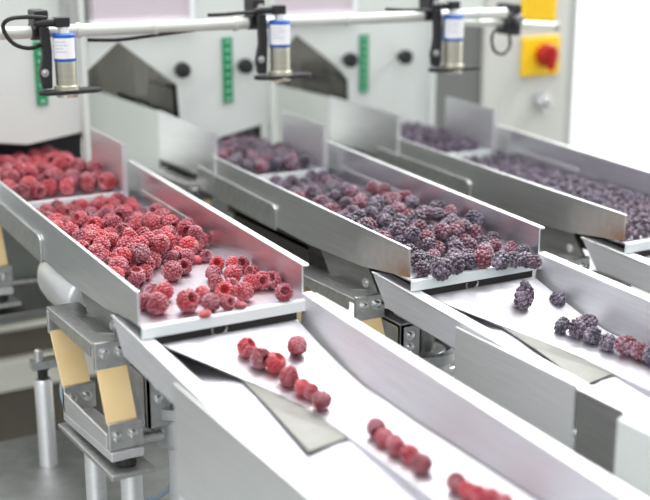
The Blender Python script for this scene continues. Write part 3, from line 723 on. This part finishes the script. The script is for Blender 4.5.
poly = [(P+.012,.515),(P+.157,.515),(P+.157,.74),(P+.012,.74)]
for b in drop(100, poly, ufl, (.010,.0125), pl2, 16, lambda y, x: min(hz(y, x), .004), 15):
    put('b', b[:3], b[3], 'blackberry heaped in the short upper tray under the middle hopper', 'blackberries in the upper tray')
SB2 = [(524,297,.0125,'single upright blackberry standing on the slide below the middle tray'),(526,286,.0055,'tiny dark berry piece stuck on the single upright blackberry'),
(558,294,.0100,'purple blackberry lying against the far chute wall'),(562,325,.0088,'small dark blackberry at the head of the line on the second slide'),
(577,328,.0105,'second blackberry of the line on the second slide'),(588,322,.0100,'blackberry on the upper side of the line, second slide'),(593,335,.0105,'blackberry third along the lower side of the line'),
(608,342,.0100,'dark blackberry in the middle of the line on the second slide'),(618,336,.0085,'greyish blackberry behind the middle of the line'),(626,345,.0115,'reddish blackberry in the right half of the line'),(640,351,.0105,'reddish blackberry before the right picture edge'),(651,355,.0105,'last blackberry of the line at the right picture edge')]
for k, (px, py, r, lab) in enumerate(SB2):
    if k == 1:
        q = prev.copy(); q.z += .0155; put('b', q, r, lab); continue
    p = rest(px, py, r, 1)
    if k == 2: p = un(px, py, 'X', P+.171); p.z = -.068
    prev = p; put('b', p, r, lab, None, (1.2,.35,-.6) if k == 2 else ((.15,.2,0) if k == 0 else None), (1,1,1.15) if k in (0,2) else (1,1,1))
# ---- small dark berries on the farthest tray
pl3 = []
X3 = 2*P
poly = [(X3+.008,.12),(X3+.008,.012),(X3+.175,.012),(X3+.175,.12)]
front = drop(420, [(X3+.008,.18),(X3+.008,.012),(X3+.175,.012),(X3+.175,.18)], fz, (.0042,.0054), pl3, 10, lambda y, x: fz(y)+.014, 21)
front = sorted(front, key=lambda b: b[1])
vis = front[:300]; rest_ = front[300:]
for b in vis: put('s', b[:3], b[3], 'tiny frosted dark berry in the front of the farthest tray', 'small dark berries on the farthest tray')
def many(name, spots, label, cat):
    V = []; F = []; rn = random.Random(4)
    T = sphere_template(1)
    for (x, y, z, r) in spots:
        src = rn.choice(SML); rot = Euler((rn.uniform(0,6),rn.uniform(0,6),rn.uniform(0,6))).to_matrix(); o = len(V); k = r/.01
        V += [tuple(rot @ (v.co*k)+Vector((x,y,z))) for v in src.vertices]; F += [[i+o for i in p.vertices] for p in src.polygons]
    me = bpy.data.meshes.new(name); me.from_pydata(V, [], F); me.polygons.foreach_set('use_smooth', [True]*len(me.polygons)); me.materials.append(M['small'])
    o = bpy.data.objects.new(name, me); C.objects.link(o); root_at(o, spots[0][:3]); return tag(o, label, cat, None, 'stuff')
more = drop(620, [(X3+.008,.485),(X3+.008,.18),(X3+.175,.18),(X3+.175,.485)], fz, (.0046,.0058), [p for p in pl3 if p[1] > .17], 5, lambda y, x: fz(y)+.012, 22)
many('small_dark_berries', rest_+more, 'mass of tiny dark berries covering the back of the farthest tray', 'berries')
more = drop(460, [(X3+.008,.73),(X3+.008,.515),(X3+.160,.515),(X3+.160,.73)], ufl, (.0046,.0060), [], 5, lambda y, x: ufl(y)+.006+.10*max(0,y-.5), 23)
many('small_dark_berries', more, 'mass of tiny dark berries in the short upper tray at right', 'berries')

# ------------------------------------------------------------ light
w = bpy.data.worlds.new('World'); bpy.context.scene.world = w; w.use_nodes = True; nt = w.node_tree; bg = nt.nodes['Background']
tc = nt.nodes.new('ShaderNodeTexCoord'); sx = nt.nodes.new('ShaderNodeSeparateXYZ'); cr = nt.nodes.new('ShaderNodeValToRGB')
mr = nt.nodes.new('ShaderNodeMapRange'); mr.inputs[1].default_value = -1; mr.inputs[2].default_value = 1
nt.links.new(tc.outputs['Generated'], sx.inputs[0]); nt.links.new(sx.outputs[2], mr.inputs[0]); nt.links.new(mr.outputs[0], cr.inputs[0]); nt.links.new(cr.outputs[0], bg.inputs[0])
e = cr.color_ramp.elements; e[0].position = .40; e[0].color = (.16,.17,.165,1); e[1].position = .95; e[1].color = (.74,.75,.78,1)
x_ = e.new(.55); x_.color = (.50,.53,.525,1)
bg.inputs[1].default_value = 1.0
def area(name, loc, tgt, sx_, sy_, power, col=(1,1,1)):
    l = bpy.data.lights.new(name, 'AREA'); l.shape = 'RECTANGLE'; l.size = sx_; l.size_y = sy_; l.energy = power; l.color = col
    o = bpy.data.objects.new(name, l); C.objects.link(o); o.location = loc; o.rotation_euler = (Vector(tgt)-Vector(loc)).to_track_quat('-Z','Y').to_euler(); return o
area('ceiling_lamp_near', (.3,.1,2.0), (.3,.1,0), 2.4, .7, 25, (1,.985,1))
area('ceiling_lamp_far', (.9,1.5,2.1), (.9,1.5,0), 3.0, .6, 55, (1,1,.98))
area('ceiling_lamp_right', (2.6,.6,2.0), (2.2,1.5,0), .6, 2.4, 80, (1,1,.98))
area('window_light', (-1.6,-1.8,1.6), (.3,.3,0), 1.6, 1.2, 22, (.97,.98,1))

# ------------------------------------------------------------ camera
cam = bpy.data.cameras.new('Camera'); co = bpy.data.objects.new('Camera', cam); C.objects.link(co)
r_, d_, f_ = R[:,0], R[:,1], R[:,2]
co.matrix_world = Matrix([[r_[0],-d_[0],-f_[0],CAM[0]],[r_[1],-d_[1],-f_[1],CAM[1]],[r_[2],-d_[2],-f_[2],CAM[2]],[0,0,0,1]])
cam.sensor_width = 36; cam.lens = FPX/650*36; cam.clip_start = .05; cam.clip_end = 30
cam.dof.use_dof = True; cam.dof.focus_distance = 1.36; cam.dof.aperture_fstop = 2.9; cam.dof.aperture_blades = 0
sc = bpy.context.scene; sc.camera = co
sc.view_settings.view_transform = 'Standard'; sc.view_settings.look = 'None'; sc.view_settings.gamma = 1; sc.view_settings.use_curve_mapping = False
sc.view_settings.exposure = .45
